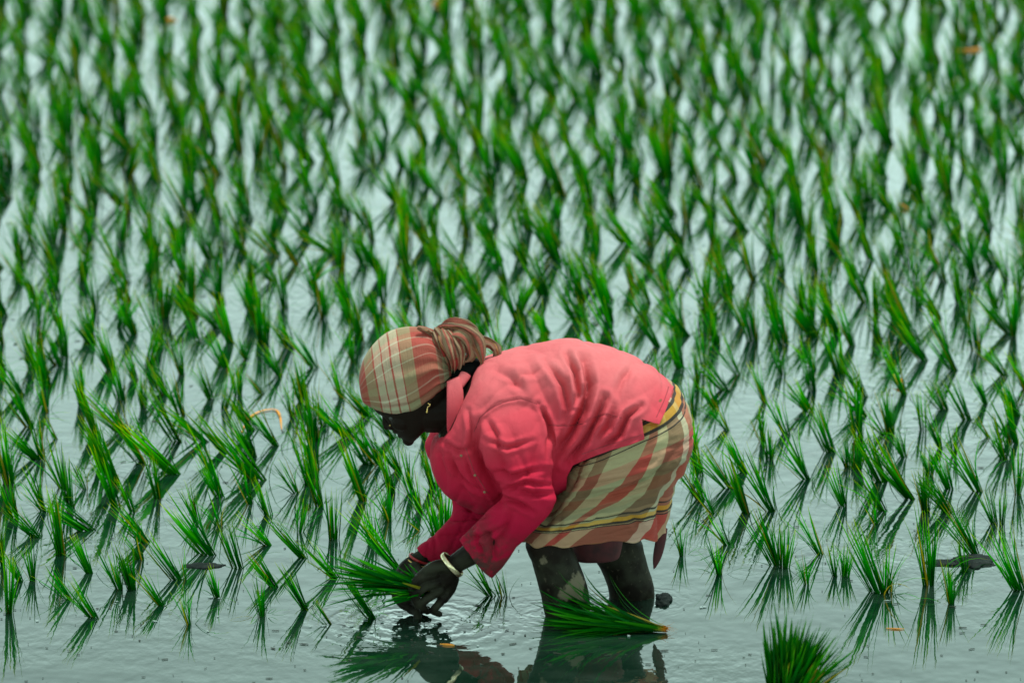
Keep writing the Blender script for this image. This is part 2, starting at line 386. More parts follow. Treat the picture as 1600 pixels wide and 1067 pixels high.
# ------------------------------------------------------------------ the setting
def grid_plane(name, x0, x1, y0, y1, z, m):
    return link(name, mesh(name, [(x0, y0, z), (x1, y0, z), (x1, y1, z), (x0, y1, z)], [(0, 1, 2, 3)]), m, smooth=False)
tag(grid_plane('water', -400, 400, -60, 700, 0, M_WATER), 'shallow pale green grey water flooding the rice paddy', 'water', kind='structure')
tag(grid_plane('ground', -400, 400, -60, 700, -.16, M_MUD), 'soft dark mud under the paddy water', 'mud', kind='structure')

# ------------------------------------------------------------------ rice clumps
def blade(rs, base, az, tilt, L, wd, curl, segs=7, vofs=0.0):
    """one grass blade: V-folded ribbon bending outwards"""
    vs = []; fs = []; uvs = []; p = Vector(base); a = tilt; tw = rs.uniform(-.5, .5)
    d2 = Vector((math.cos(az), math.sin(az), 0))
    for i in range(segs+1):
        f = i/segs
        w = wd*(.55+.45*min(1, f*4))*(1-f**2.6)**.8 + .0002
        side = Vector((-math.sin(az+tw), math.cos(az+tw), 0)).lerp(d2, .35).normalized()
        nrm = (d2*math.cos(a) - Vector((0, 0, 1))*math.sin(a))
        vs += [p-side*w*.5+nrm*w*.12, p-nrm*w*.05, p+side*w*.5+nrm*w*.12]; uvs += [(0, f), (.5, f), (1, f)]
        dr = d2*math.sin(a)+Vector((0, 0, math.cos(a))); p = p+dr*(L/segs); a += curl/segs
    for i in range(segs):
        k = i*3; fs += [(k, k+1, k+4, k+3), (k+1, k+2, k+5, k+4)]
    return vs, fs, uvs
def clump(seed, n, H=.18, spread=.34, rad=.018, wmul=1.0):
    rs = random.Random(seed); parts = []
    for i in range(n):
        az = rs.uniform(0, 2*math.pi); r = rad*math.sqrt(rs.random())
        b = (r*math.cos(az)*1.25, r*math.sin(az), -.03)
        az2 = az+rs.uniform(-.9, .9); q = rs.random()
        L = (H+.03)*(1.15-.5*rs.random()**1.4)
        parts.append(blade(rs, b, az2, spread*q*.85, L, wmul*rs.uniform(.0040, .0072), rs.choice([0, .05, .15, .3, .6])*rs.uniform(.5, 1.3)*(.3+q)-.02))
        if rs.random() < .11:            # a blade broken over
            parts.append(blade(rs, b, az2, .7, L*.8, .004, 1.5))
    V, F, U = join(parts); return V, F, U
PROTO = [mesh('rice_clump', *clump(100+i, 17+(i*5) % 15, spread=.11+.05*(i % 4), rad=.008+.003*(i % 3))) for i in range(22)]
THIN = [mesh('rice_clump', *clump(200+i, 6+i, spread=.25, rad=.010)) for i in range(4)]
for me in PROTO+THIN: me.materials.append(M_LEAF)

# (u, v) where each clump leaves the water, its height and its lean, read off the photo
T = """15 957 92 2|51 907 58 -8|108 936 48 -34|147 964 60 -36|96 866 92 -14|140 895 50 -24|186 920 60 -24|206 920 62 -14|277 906 60 -44|288 905 32 -11|252 946 50 -30
294 975 54 -18|340 933 42 -12|371 888 62 -22|326 866 78 -60|226 847 52 -45|220 874 50 -18|58 839 44 -40|138 828 46 -62|22 810 60 -18|4 882 60 -5|343 821 50 -14|31 908 40 -18
420 851 52 -40|474 872 64 -50|469 831 52 12|522 842 66 -3|428 916 44 -34|478 952 64 -34|410 962 58 -6|523 903 56 -46|515 975 34 -24|580 965 62 -45|622 888 82 -70|583 851 62 -14
608 813 60 -6|683 839 64 -12|698 831 60 2|658 828 32 -24|766 931 48 -30|781 931 30 -10|791 931 26 -4|1066 868 50 -4|1124 897 60 -8|1136 851 52 -26|1212 882 82 -34|1225 886 62 2
1283 866 72 -30|1260 913 42 -6|1320 900 46 4|1304 900 42 -8|1372 925 112 -44|1382 924 70 3|1450 913 112 -12|1486 943 60 -4|1522 866 72 -44|1508 894 44 -6|1594 922 88 -36|1368 818 46 -20
1553 818 50 -16|1566 820 50 2|1394 923 20 3|46 667 62 -34|72 643 56 -20|66 716 60 -15|88 686 36 -18|57 717 42 -42|14 754 92 -14|98 762 74 -20|112 792 80 -8|181 756 92 -42|180 791 80 -26
193 676 62 -56|201 675 34 -14|276 690 74 -42|273 740 78 -74|247 778 62 -10|128 632 62 -4|190 626 60 -12|208 800 50 -16|224 638 54 -2|349 705 60 -50|430 696 58 -40|397 672 52 -36|405 750 78 -66
330 624 56 -20|372 616 50 -6|350 640 50 10|458 652 56 -6|474 627 62 -14|535 622 60 -18|545 684 56 -52|592 726 78 -52|575 724 60 -30|493 734 84 -36|463 770 46 -26|483 756 80 -14|500 792 70 -16
567 781 92 -32|420 805 50 -15|390 787 66 -26|1118 638 42 -20|1137 672 56 -26|1195 629 60 -20|1191 690 50 -6|1163 738 56 -30|1139 763 62 -42|1264 641 44 -30|1229 678 54 -20|1205 799 88 -46
1259 749 74 -46|1297 706 70 -26|1202 716 38 -2|1084 704 60 -6|1095 781 66 -36|1112 802 50 -34|1341 687 92 -10|1391 676 60 -8|1381 679 40 -26|1475 640 44 -22|1510 656 58 -26|1541 631 44 -20
1545 684 34 -22|1442 671 52 -6|1412 713 46 -18|1327 731 44 -4|1339 734 46 4|1470 700 58 -24|1571 718 62 -16|1491 711 48 -4|1528 768 78 -38|1421 779 90 -62|1452 744 44 -4|1590 771 72 2
1317 791 66 -22|1381 798 62 -40|1484 799 60 -42|1446 800 60 -6|1588 650 56 -24|742 470 10 -1|640 600 50 -8|656 800 60 -20|676 760 50 -14|690 800 62 -16|640 770 62 -16|612 770 60 -14"""
plants = []
for s in T.replace('\n', '|').split('|'):
    a = [float(x) for x in s.split()]
    if len(a) == 4: plants.append(a)
rr = random.Random(3)
row = 0; v = 806.0
ext = []
while v > -330:
    sc = (v+2900)/3700                      # smaller with distance
    du = (59 if v > 560 else 55)*sc; v_step = 46*sc*sc*(.88 if v > 560 else .84)
    k = -12
    off = rr.uniform(-6, 6) + (du/2 if row % 2 and v > 560 else 0) + (10*math.sin(row*.5) if v <= 560 else 0)
    while k*du+off < 2300:
        u = k*du + off + rr.gauss(0, du*(.17 if v > 560 else .13)); vv = v+rr.gauss(0, v_step*.24); k += 1
        if u < -700: continue
        if vv > 600 and -40 < u < 1640: ok = all(((u-q[0])/(du*.56))**2+((vv-q[1])/(v_step*.72))**2 > 1 for q in plants)
        else: ok = rr.random() > .04
        if not ok: continue
        if 560 < u < 1100 and vv > 560 and 1: # ground hidden behind or under the worker
            if vv > 760 and 800 < u < 1060: continue
        h = rr.gauss(62, 13)*sc*(1.12 if v < 330 else 1.04 if v < 560 else 1.0)
        lean = rr.gauss(-21, 15)*sc
        ext.append([u, vv, max(h, 26), lean])
    v -= v_step; row += 1
# open water kept clear around the bottom edge
plants += ext
def onscreen(a): return -30 < a[0] < 1630 and -5 < a[1]
vis = sorted([a for a in plants if onscreen(a)], key=lambda a: -a[1]); rest = [a for a in plants if not onscreen(a)]
LABELS = {(15, 957): 'upright tall-bladed rice clump nearest the bottom left corner', (147, 964): 'left-leaning rice clump with a long wavy reflection in open water near the left edge',
 (294, 975): 'slim rice tuft standing lowest in the open water left of the hands', (252, 946): 'short fanned rice clump just above and left of the slim lowest tuft',
 (340, 933): 'small sparse rice tuft alone in rippled water left of the hands', (515, 975): 'short sparse rice tuft at the edge of the ripples left of the hands',
 (580, 965): 'thick left-leaning rice clump planted right beside the held bundle', (410, 962): 'thin upright rice tuft in disturbed water, two clumps left of the sparse ripple-edge tuft',
 (478, 952): 'rice clump with drooping lower blades left of the sparse ripple-edge tuft', (622, 888): 'long-bladed rice clump leaning far left directly behind the wrists',
 (766, 931): 'left-leaning rice tuft showing between the near cuff and the muddy shin', (1066, 868): 'small spread rice tuft nearest the hanging dark cloth tail',
 (1124, 897): 'upright rice clump with a broad reflection right of the cloth tail', (1212, 882): 'tall rice clump above and left of the standing seedling bundle',
 (1260, 913): 'short dense rice tuft directly above the standing seedling bundle', (1372, 925): 'tall left-leaning rice clump with dark zigzag reflection right of the standing bundle',
 (1450, 913): 'tallest upright rice clump at the lower right, beside the mud mound', (1486, 943): 'short rice clump lowest at the right, below the mud mound',
 (1594, 922): 'tall rice clump cut by the right edge of the photo, lowest there', (1522, 866): 'left-leaning rice clump growing out of the dark mud mound',
 (1394, 923): 'single curved rice blade alone in the water at the lower right'}
stuff = []; items = []
for i, a in enumerate(vis):
    if i >= 300: stuff.append(a); continue
    u, v, h, lean = a; b = G(u, v); px = (G(u, v)-G(u+1, v)).length
    L = math.hypot(h, lean)*px*1.08/.97
    pr = PROTO[rr.randrange(len(PROTO))] if (h > 36 or v < 600) else THIN[rr.randrange(4)]
    o = bpy.data.objects.new('rice_clump', pr); S.collection.objects.link(o)
    o.location = b; s = max(.45, L/.185); o.scale = (s*.7+.3, s*.7+.3, s)
    o.rotation_mode = 'XYZ'
    o.rotation_euler = (rr.uniform(-.15, .15), math.atan2(lean, h), 0)
    # turn the clump about its own stem first
    o.rotation_euler = (Matrix.Rotation(math.atan2(lean, h), 3, 'Y') @ Matrix.Rotation(rr.uniform(-.18, .18), 3, 'X') @ Matrix.Rotation(rr.uniform(0, 6.28), 3, 'Z')).to_euler()
    items.append((u, v, h, lean, o))
# labels: hand-written ones, then the clump next to each landmark, the rest by size, lean and zone
GRP = 'rice clumps planted in rows in the flooded paddy'
done = set()
for it in items:
    lb = LABELS.get((int(it[0]), int(it[1])))
    if lb and lb not in done: tag(it[4], lb, 'rice plant', GRP); done.add(lb); done.add(it[4].name)
LM = [((408, 665), 'the curled orange dead leaf', 'lrab'), ((565, 620), "the worker's forehead", 'l'), ((602, 668), "the worker's nose", 'lb'), ((655, 520), 'the headscarf knot', 'lar'), ((790, 552), "the worker's upper back", 'a'),
      ((890, 530), 'the highest point of the shirt back', 'ar'), ((990, 560), 'the shirt over the lower back', 'ar'), ((1054, 607), 'the back hem of the pink shirt', 'ar'), ((1084, 680), 'the rounded back of the checked skirt', 'r'), ((1045, 800), 'the skirt hem', 'r'),
      ((1405, 604), 'the crumpled orange dead leaf', 'lrab'), ((1520, 878), 'the dark mud mound', 'lra'), ((318, 884), 'the thin dark silt patch', 'lra'), ((1530, 78), 'the bright orange leaf near the top right corner', 'lrab'),
      ((688, 8), 'the orange leaf speck at the top centre', 'lrb'), ((266, 33), 'the orange leaf strip at the top left', 'lrb'), ((1412, 326), 'the dark-tipped orange leaf in the blurred rows', 'lrab'), ((1600, 700), 'the middle of the right edge of the photo', 'l'),
      ((1600, 533), 'the halfway point of the right edge', 'l'), ((0, 533), 'the halfway point of the left edge', 'r'), ((0, 800), 'the lower left edge, level with the elbow', 'r'), ((0, 0), 'the very top left corner', 'b'), ((1600, 0), 'the very top right corner', 'b')]
DIR = {'l': (-1, 0, 'on its left'), 'r': (1, 0, 'on its right'), 'a': (0, -1, 'just above it'), 'b': (0, 1, 'just below it')}
for (x, y), nm, ds in LM:
    for dd in ds:
        dx, dy, wd = DIR[dd]; best = None
        for it in items:
            ex, ey = it[0]-x, it[1]-it[2]*.4-y; along = ex*dx+ey*dy; acr = abs(ex*dy)+abs(ey*dx)
            if it[4].name in done or along < 6: continue
            c = math.hypot(along, acr*1.7)
            if best is None or c < best[0]: best = (c, it)
        if best and best[0] < 110:
            o = best[1][4]; tag(o, 'rice clump nearest %s, %s' % (nm, wd), 'rice plant', GRP); done.add(o.name)
for u, v, h, lean, o in items:
    if o.name in done: continue
    ln = lean/h; L = math.hypot(h, lean)/((v+2900)/3700)
    sz = 'tall' if L > 78 else 'short' if L < 58 else 'medium-height'
    le = 'steeply left-leaning' if ln < -.62 else 'left-leaning' if ln < -.28 else 'nearly upright'
    if v > 640: z = 'in sharp rows '+('by the left edge' if u < 230 else 'midway to her' if u < 440 else "before the face" if u < 800 else "just behind the skirt" if u < 1230 else 'well right of her' if u < 1430 else 'by the right edge')+(', nearest open water' if v > 800 else '')
    else: z = 'in the blurred rows behind, '+('left side' if u < 400 else 'left of centre' if u < 800 else 'right of centre' if u < 1200 else 'right side')
    tag(o, '%s %s %s rice clump %s' % ('dense' if len(o.data.vertices) > 640 else 'sparse' if len(o.data.vertices) < 520 else 'bushy', sz, le, z), 'rice plant', GRP)
# everything past the 300 nearest: one mass of rice
PV = [(getco(me), [tuple(pp.vertices) for pp in me.polygons], [tuple(d.uv) for d in me.uv_layers[0].data]) for me in PROTO]
Vs = []; Fs = []; Us = []; off = 0
for a in stuff+rest:
    u, v, h, lean = a; b = G(u, v); px = (G(u, v)-G(u+1, v)).length
    co, f, uvl = PV[rr.randrange(len(PV))]
    s = max(.6, math.hypot(h, lean)*px*1.08/.97/.185)
    M = np.array(Matrix.Rotation(math.atan2(lean, h), 3, 'Y') @ Matrix.Rotation(rr.uniform(-.18, .18), 3, 'X') @ Matrix.Rotation(rr.uniform(0, 6.28), 3, 'Z') @ Matrix.Diagonal((s*.5+.5, s*.5+.5, s)))
    Vs.append(co @ M.T + np.array(b)); Fs += [tuple(i+off for i in q) for q in f]; Us += uvl; off += len(co)
if Vs:
    me = bpy.data.meshes.new('rice_field'); me.from_pydata(np.concatenate(Vs).tolist(), [], Fs); me.update()
    l = me.uv_layers.new(name='UVMap'); l.data.foreach_set('uv', np.array(Us).ravel())
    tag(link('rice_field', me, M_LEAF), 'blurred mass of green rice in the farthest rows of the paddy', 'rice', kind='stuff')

# ------------------------------------------------------------------ the worker
W = empty('person', G(940, 946))
tag(W, 'person bending low in a faded pink shirt, checked wrap skirt and checked headscarf, planting rice', 'person')

SHIRT = [(735, 590, 712, 640, 0, .06), (748, 567, 694, 668, 0, .12), (785, 554, 672, 705, 0, .175), (845, 542, 690, 760, 0, .195), (893, 533, 745, 795, 0, .195),
         (940, 541, 815, 790, 0, .19), (985, 558, 868, 765, 0, .195), (1022, 577, 905, 738, 0, .205), (1054, 606, 955, 725, 0, .21), (1075, 628, 990, 735, 0, .21)]
def shrink(keys, f, fw):
    o = []
    for a, b, c, d, dy, hw in keys:
        mx_, my_ = (a+c)/2, (b+d)/2; o.append((mx_+(a-mx_)*f, my_+(b-my_)*f, mx_+(c-mx_)*f, my_+(d-my_)*f, dy, hw*fw))
    return o
# -- body: one continuous skin
body = []
body.append(loft(shrink(SHIRT[:8], .78, .8), 40, 40))
FACE = [(640, 693, 656, 680, 0, .018), (633, 687, 676, 658, 0, .040), (624, 679, 690, 640, 0, .050), (617, 670, 700, 622, 0, .057), (607, 660, 707, 604, 0, .063), (599, 650, 708, 588, 0, .068),
        (588, 643, 704, 572, 0, .071), (578, 630, 692, 555, 0, .072), (571, 608, 672, 540, 0, .068), (574, 584, 644, 530, 0, .055), (590, 560, 616, 536, 0, .028)]
body.append(loft(FACE, 60, 44, 2.15))
def pp(l): return [P(*q) for q in l]
def pt(l, r, **k): return tube(pp(l), [x*PX for x in r], **k)
# nose, lips, chin, brow, cheek, ear
body.append(pt([(600, 651, 0), (602, 660, 0), (605, 666, 0)], [3.5, 5, 6.5]))
for s in (-1, 1): body.append(ball(P(611, 667, s*.011), .0085)); body.append(pt([(598, 646, s*.014), (600, 645, s*.03), (608, 641, s*.05)], [4, 5, 4]))
body.append(pt([(619, 672, -.018), (617.5, 673.5, 0), (619, 672, .018)], [3.2, 4.2, 3.2])); body.append(pt([(627, 679, -.016), (625.5, 680.5, 0), (627, 679, .016)], [3.2, 4.2, 3.2]))
body.append(ball(P(638, 688, 0), (.016, .018, .014)))
for s in (-1, 1): body.append(ball(P(626, 660, s*.038), (.024, .018, .022))); body.append(ball(P(668, 630, s*.064), (.013, .006, .016)))
body.append(pt([(665, 640, 0), (700, 640, 0), (740, 625, 0)], [36, 36, 42]))
# arms
body.append(pt([(800, 650, -.15), (815, 720, -.20), (828, 780, -.20), (790, 828, -.18), (740, 862, -.15), (712, 880, -.14)], [26, 22, 19, 20, 18, 15]))
body.append(pt([(760, 680, .13), (750, 740, .16), (762, 788, .14), (722, 826, .08), (672, 862, .02), (650, 878, 0)], [26, 20, 17, 14, 13, 14]))
# near hand
body.append(pt([(712, 880, -.14), (698, 894, -.14), (684, 907, -.14)], [15, 19, 17], flat=.75))
body.append(pt([(702, 902, -.13), (697, 920, -.125), (692, 934, -.12)], [16, 15, 10], flat=.75))
def fing(l, r=(8.6, 8.0, 7.4, 6.0)): body.append(pt(l, r[:len(l)], ring=12, sub=5))
fing([(680, 896, -.158), (660, 902, -.168), (645, 914, -.168), (644, 930, -.16)], (8.4, 7.8, 7, 5.6))                       # index
fing([(683, 909, -.155), (663, 917, -.168), (649, 930, -.166), (652, 946, -.155)], (8.4, 7.8, 7, 5.6))
fing([(688, 922, -.148), (671, 932, -.162), (659, 944, -.158), (667, 955, -.145)], (8, 7.5, 6.8, 5.4))
fing([(696, 931, -.138), (684, 945, -.15), (677, 954, -.145), (687, 959, -.135)], (7, 6.6, 6, 5))
fing([(702, 886, -.15), (684, 884, -.165), (666, 893, -.165), (653, 902, -.155)], (11, 10, 8.6, 7))                     # thumb
# far hand
body.append(pt([(650, 878, 0), (640, 892, -.01), (634, 905, -.02)], [15, 20, 18], flat=.8))
fing([(632, 900, -.04), (621, 915, -.06), (620, 932, -.07), (630, 945, -.08)], (9, 8.6, 7.8, 6.4))
fing([(636, 908, -.03), (626, 926, -.055), (629, 943, -.075), (641, 950, -.09)], (9, 8.6, 7.8, 6.4))
fing([(642, 914, -.015), (636, 934, -.05), (641, 950, -.08), (652, 958, -.11), (651, 977, -.125)], (9, 8.6, 8, 7, 6))    # finger pushing roots into the mud
fing([(650, 914, 0), (648, 936, -.04), (656, 951, -.07), (668, 952, -.09)], (8, 7.6, 6.8, 5.8))
fing([(648, 886, -.03), (655, 897, -.06), (650, 910, -.09), (640, 920, -.10)], (10, 9, 8.2, 6.8))
# legs: thigh, knee, shank
body.append(loft([(985, 670, 1030, 710, -.08, .06), (930, 715, 980, 765, -.085, .06), (875, 785, 920, 840, -.095, .055), (838, 825, 892, 848, -.10, .052), (821, 850, 894, 856, -.10, .058),
                  (831, 878, 905, 880, -.10, .058), (838, 904, 915, 906, -.10, .06), (845, 930, 921, 932, -.10, .056), (850, 955, 922, 955, -.10, .05), (858, 985, 918, 985, -.10, .045), (866, 1010, 912, 1010, -.10, .04)], 80, 40))
body.append(loft([(985, 670, 1030, 710, .08, .06), (960, 715, 1020, 770, .09, .06), (930, 785, 1002, 835, .10, .06), (918, 835, 1004, 850, .10, .062), (927, 868, 1008, 868, .10, .058),
                  (940, 892, 1016, 895, .10, .058), (948, 912, 1021, 912, .10, .058), (952, 932, 1023, 932, .10, .054), (954, 955, 1020, 955, .10, .05), (958, 990, 1012, 990, .10, .045)], 80, 40))
bm_ = fuse(body, .0027, 2)
# creases at the knuckles and folds of skin by fine noise
co = getco(bm_); no = getno(bm_)
d = np.array([noise.noise(Vector(c)*55) for c in co])*.0009
setco(bm_, co+no*d[:, None])
BODY = link('body', bm_, M_SKIN, W)
for s in (-1, 1):
    link('eye', mesh('eye', *ball(P(613, 652, s*.034), .0095)), M_EYE, W)

# -- shirt
SL_N = [(760, 628, 840, 618, -.12, .06), (748, 655, 856, 650, -.16, .064), (750, 688, 863, 688, -.19, .066), (764, 720, 862, 724, -.205, .062), (784, 752, 862, 756, -.21, .06), (786, 776, 869, 784, -.21, .062),
        (764, 796, 846, 816, -.195, .058), (742, 816, 812, 852, -.17, .052), (728, 832, 788, 884, -.155, .048), (717, 843, 770, 904, -.145, .047)]
SL_F = [(700, 640, 780, 640, .12, .07), (664, 690, 770, 700, .155, .07), (680, 738, 786, 745, .165, .066), (700, 772, 800, 785, .15, .06), (706, 800, 792, 812, .11, .056), (692, 820, 742, 850, .075, .05), (670, 840, 708, 872, .04, .046), (650, 856, 690, 886, .015, .042)]
sh = fuse([loft(SHIRT, 70, 64, 2.25), loft(SL_N, 60, 48), loft(SL_F, 50, 40)], .0036, 5)
CR = [([(762, 688), (792, 700), (832, 688)], 4, .008), ([(768, 733), (800, 744), (850, 732)], 4, .009), ([(792, 764), (820, 754), (858, 758)], 3.5, .009), ([(850, 640), (858, 680), (852, 720)], 4, .008),
      ([(760, 655), (775, 680), (780, 712)], 5, .008), ([(700, 720), (722, 752), (750, 768)], 4, .009), ([(690, 690), (715, 705), (735, 700)], 4, .007), ([(730, 640), (738, 670), (735, 700)], 4, .007), ([(725, 842), (755, 838), (790, 822)], 4, .007), ([(800, 600), (815, 585), (850, 575)], 6, .006), ([(770, 575), (800, 590), (820, 612)], 6, .006),
      ([(885, 550), (900, 580), (903, 615), (896, 640)], 5, .022), ([(912, 560), (920, 600), (912, 640), (893, 680), (868, 712)], 8, .028),
      ([(945, 622), (932, 655), (912, 690), (885, 722)], 6, .024), ([(1002, 634), (980, 650), (968, 680), (940, 700)], 5, .019),
      ([(987, 574), (974, 590), (966, 612)], 6, .008), ([(820, 560), (838, 590), (850, 620), (868, 650)], 9, .006),
      ([(850, 560), (880, 600), (888, 640), (876, 690)], 6, .014), ([(741, 672), (754, 648), (780, 629), (812, 622), (842, 631)], 2.2, .0015), ([(842, 631), (858, 665), (864, 705)], 4, .010),
      ([(745, 660), (742, 700), (760, 740), (785, 785)], 7, .016),
      ([(857, 664), (890, 665), (915, 660), (940, 648), (975, 654)], 1.6, .0022), ([(786, 778), (805, 783), (834, 800)], 4, .011), ([(800, 760), (830, 772), (862, 772)], 4.5, .009),
      ([(770, 700), (785, 725), (788, 745)], 7, .007), ([(840, 690), (832, 730), (815, 760)], 9, .006), ([(757, 828), (770, 848), (772, 875)], 5, .008),
      ([(740, 832), (748, 852), (760, 880)], 4, .006), ([(800, 800), (790, 830), (775, 850)], 6, .007),
      ([(722, 690), (735, 740), (765, 785)], 2.5, .004), ([(700, 700), (712, 750), (740, 790)], 9, .008), ([(680, 700), (700, 760)], 5, .006),
      ([(705, 812), (740, 808), (770, 805)], 4, .007), ([(690, 835), (720, 830), (745, 822)], 4, .005), ([(770, 590), (790, 600), (830, 600)], 12, .004),
      ([(960, 700), (975, 690), (1000, 684)], 3, .003), ([(925, 690), (950, 668), (960, 640)], 6, .009)]
folds(sh, CR, [(8, .004, (1, 1, .5)), (24, .0012, (1, 1, 1)), (60, .0005, (1, 1, 1))], ridges=[(1, .0042, ((8, 0, 3.0), (0, 5, 0), (-1.0, 0, 2.6)), 1), (1, .0030, ((12, 0, -9.0), (0, 6, 0), (2.5, 0, 3.5)), 7)])
def cutter(poly, y0, y1):
    n = len(poly); vs = [P(a, b, y0) for a, b in poly]+[P(a, b, y1) for a, b in poly]
    fs = [tuple(range(n))[::-1], tuple(range(n, 2*n))]+[(i, (i+1) % n, (i+1) % n+n, i+n) for i in range(n)]
    me = mesh('c', vs, fs); bm = bmesh.new(); bm.from_mesh(me); bmesh.ops.recalc_face_normals(bm, faces=bm.faces); bm.to_mesh(me); bm.free()
    o = bpy.data.objects.new('c', me); S.collection.objects.link(o); return o
def cut(me, polys):
    o = bpy.data.objects.new('t', me); S.collection.objects.link(o); cs = []
    for poly, y0, y1 in polys:
        c = cutter(poly, y0, y1); cs.append(c); b = o.modifiers.new('b', 'BOOLEAN'); b.operation = 'DIFFERENCE'; b.object = c; b.solver = 'EXACT'
    dg = bpy.context.evaluated_depsgraph_get(); out = bpy.data.meshes.new_from_object(o.evaluated_get(dg))
    for c in cs+[o]: bpy.data.objects.remove(c)
    return out
HEM = [(1053, 604), (1047, 622), (1040, 642), (1030, 663), (1016, 659), (1003, 655), (1005, 672), (1007, 686), (985, 695), (955, 703), (925, 714), (895, 727), (886, 745), (884, 775), (884, 830), (1150, 830), (1150, 560), (1060, 560)]
CUFF = [(721, 835), (722, 845), (738, 868), (752, 885), (768, 905), (760, 930), (690, 930), (690, 840), (700, 828)]
sh = cut(sh, [(HEM, -.5, .5)])
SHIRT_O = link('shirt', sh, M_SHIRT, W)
# collar wing, placket, buttons, hem stitch line
def slab(poly, dy, th, n=1):
    c = [P(a, b, dy) for a, b in poly]; k = len(c)
    vs = c+[q+Vector((0, th, 0)) for q in c]; fs = [tuple(range(k)), tuple(range(k, 2*k))[::-1]]+[(i, i+k, (i+1) % k+k, (i+1) % k) for i in range(k)]
    return vs, fs, [(0, 0)]*(2*k)
col_keys = [(698, 596, 718, 588, -.06, .010), (698, 612, 724, 612, -.082, .008), (698, 634, 724, 640, -.098, .007), (698, 656, 722, 662, -.104, .006), (699, 674, 720, 674, -.104, .005), (705, 686, 714, 682, -.10, .003)]
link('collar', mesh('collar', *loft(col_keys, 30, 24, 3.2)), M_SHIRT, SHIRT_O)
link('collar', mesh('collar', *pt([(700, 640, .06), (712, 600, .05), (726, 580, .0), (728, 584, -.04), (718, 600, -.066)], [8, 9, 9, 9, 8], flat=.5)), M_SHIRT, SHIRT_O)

# -- skirt
SK = [(930, 640, 1036, 596, 0, .15), (900, 695, 1064, 618, 0, .185), (884, 725, 1079, 648, 0, .20), (872, 752, 1082, 682, 0, .205), (860, 775, 1073, 714, 0, .20), (848, 789, 1059, 745, 0, .19),
      (826, 806, 1052, 768, 0, .18), (813, 820, 1047, 795, 0, .178), (807, 829, 1043, 818, 0, .18)]
v_, f_, u_ = loft(SK, 150, 220, 3.3)
sk = mesh('skirt', v_, f_, u_)
CS = [([(1060, 700), (1020, 745), (960, 770), (900, 778)], 5, .009), ([(1050, 725), (1010, 762), (950, 780), (890, 788)], 4, .007), ([(900, 735), (880, 770), (850, 820)], 8, .012),
      ([(930, 740), (980, 735), (1040, 712)], 5, .004), ([(900, 760), (950, 752), (1030, 735)], 4, .005), ([(980, 800), (1000, 820), (1005, 838)], 6, .006), ([(940, 800), (930, 825), (925, 842)], 6, .006),
      ([(1040, 760), (1030, 800), (1030, 838)], 5, .007), ([(880, 800), (870, 830), (866, 850)], 5, .005), ([(1052, 742), (1058, 738), (1066, 724)], 4, .01), ([(940, 715), (990, 700), (1040, 680)], 4, .003)]
folds(sk, CS, [(12, .005, (1, 1, .5)), (34, .0018, (1, 1, 2.2)), (70, .0006, (1, 1, 1))], ridges=[(1, .0045, ((5, 0, 2.0), (0, 5, 0), (-5, 0, 15)), 3), (1, .003, ((3, 0, 1.0), (0, 4, 0), (-7, 0, 24)), 9)])
co = getco(sk); n_ = 150; ring = 220             # hem waves a little
for i in range(n_-14, n_):
    k = (i-(n_-14))/14
    for j in range(ring):
        q = i*ring+j; co[q, 2] += k*.005*math.sin(j*.35)+k*.004*math.sin(j*.11+1)
setco(sk, co)
SKIRT = link('skirt', sk, M_SKIRT, W)
M_DARKC = noisy('dark_cloth', (.035, .008, .010), (.08, .012, .015), 30, .8)
tl = loft([(1028, 826, 1043, 826, 0, .012), (1024, 845, 1041, 842, 0, .010), (1021, 862, 1037, 860, 0, .008), (1020, 876, 1032, 874, 0, .006), (1021, 889, 1025, 886, 0, .002)], 24, 20, 2.5)
link('cloth_tail', mesh('cloth_tail', *tl), M_DARKC, SKIRT)
link('inner_cloth', mesh('inner_cloth', *loft([(890, 835, 975, 832, .02, .06), (893, 855, 972, 852, .02, .055), (897, 870, 968, 868, .02, .05), (900, 874, 962, 872, .02, .04)], 20, 40, 2.6)), M_DARKC, SKIRT)

# -- headscarf
SC = [(561, 592, 563, 610, 0, .022), (562, 582, 568, 627, 0, .055), (568, 562, 582, 635, 0, .074), (582, 541, 602, 645, 0, .086), (602, 523, 626, 650, 0, .093), (626, 514, 650, 649, 0, .094), (650, 513, 670, 638, 0, .090), (671, 520, 688, 622, 0, .076), (688, 538, 699, 612, 0, .056), (700, 560, 706, 596, 0, .03), (708, 578, 712, 590, 0, .016)]
n_, ring = 130, 200
v_, f_, u_ = loft(SC, n_, ring, 2.1)
for i in range(n_):
    s = i/(n_-1)
    for j in range(ring):
        q = i*ring+j; th = 2*math.pi*j/ring
        low = .5-.5*math.cos(th)               # stronger folds low on the side
        a = .0105*(max(0, s-.22)**.8)*(.3+low)*(1 if s < .85 else (1-s)/.15)
        ph = th*13+2.6*math.sin(th*2+s*2.5)+s*3.2
        d = a*(.6-abs(math.sin(ph*.5))*1.6+.6*math.sin(ph*1.7+1.3))
        c = (v_[i*ring]+v_[i*ring+ring//2])/2
        v_[q] = v_[q]+(v_[q]-c).normalized()*d
scf = link('headscarf', mesh('headscarf', v_, f_, u_), M_SCARF, W)
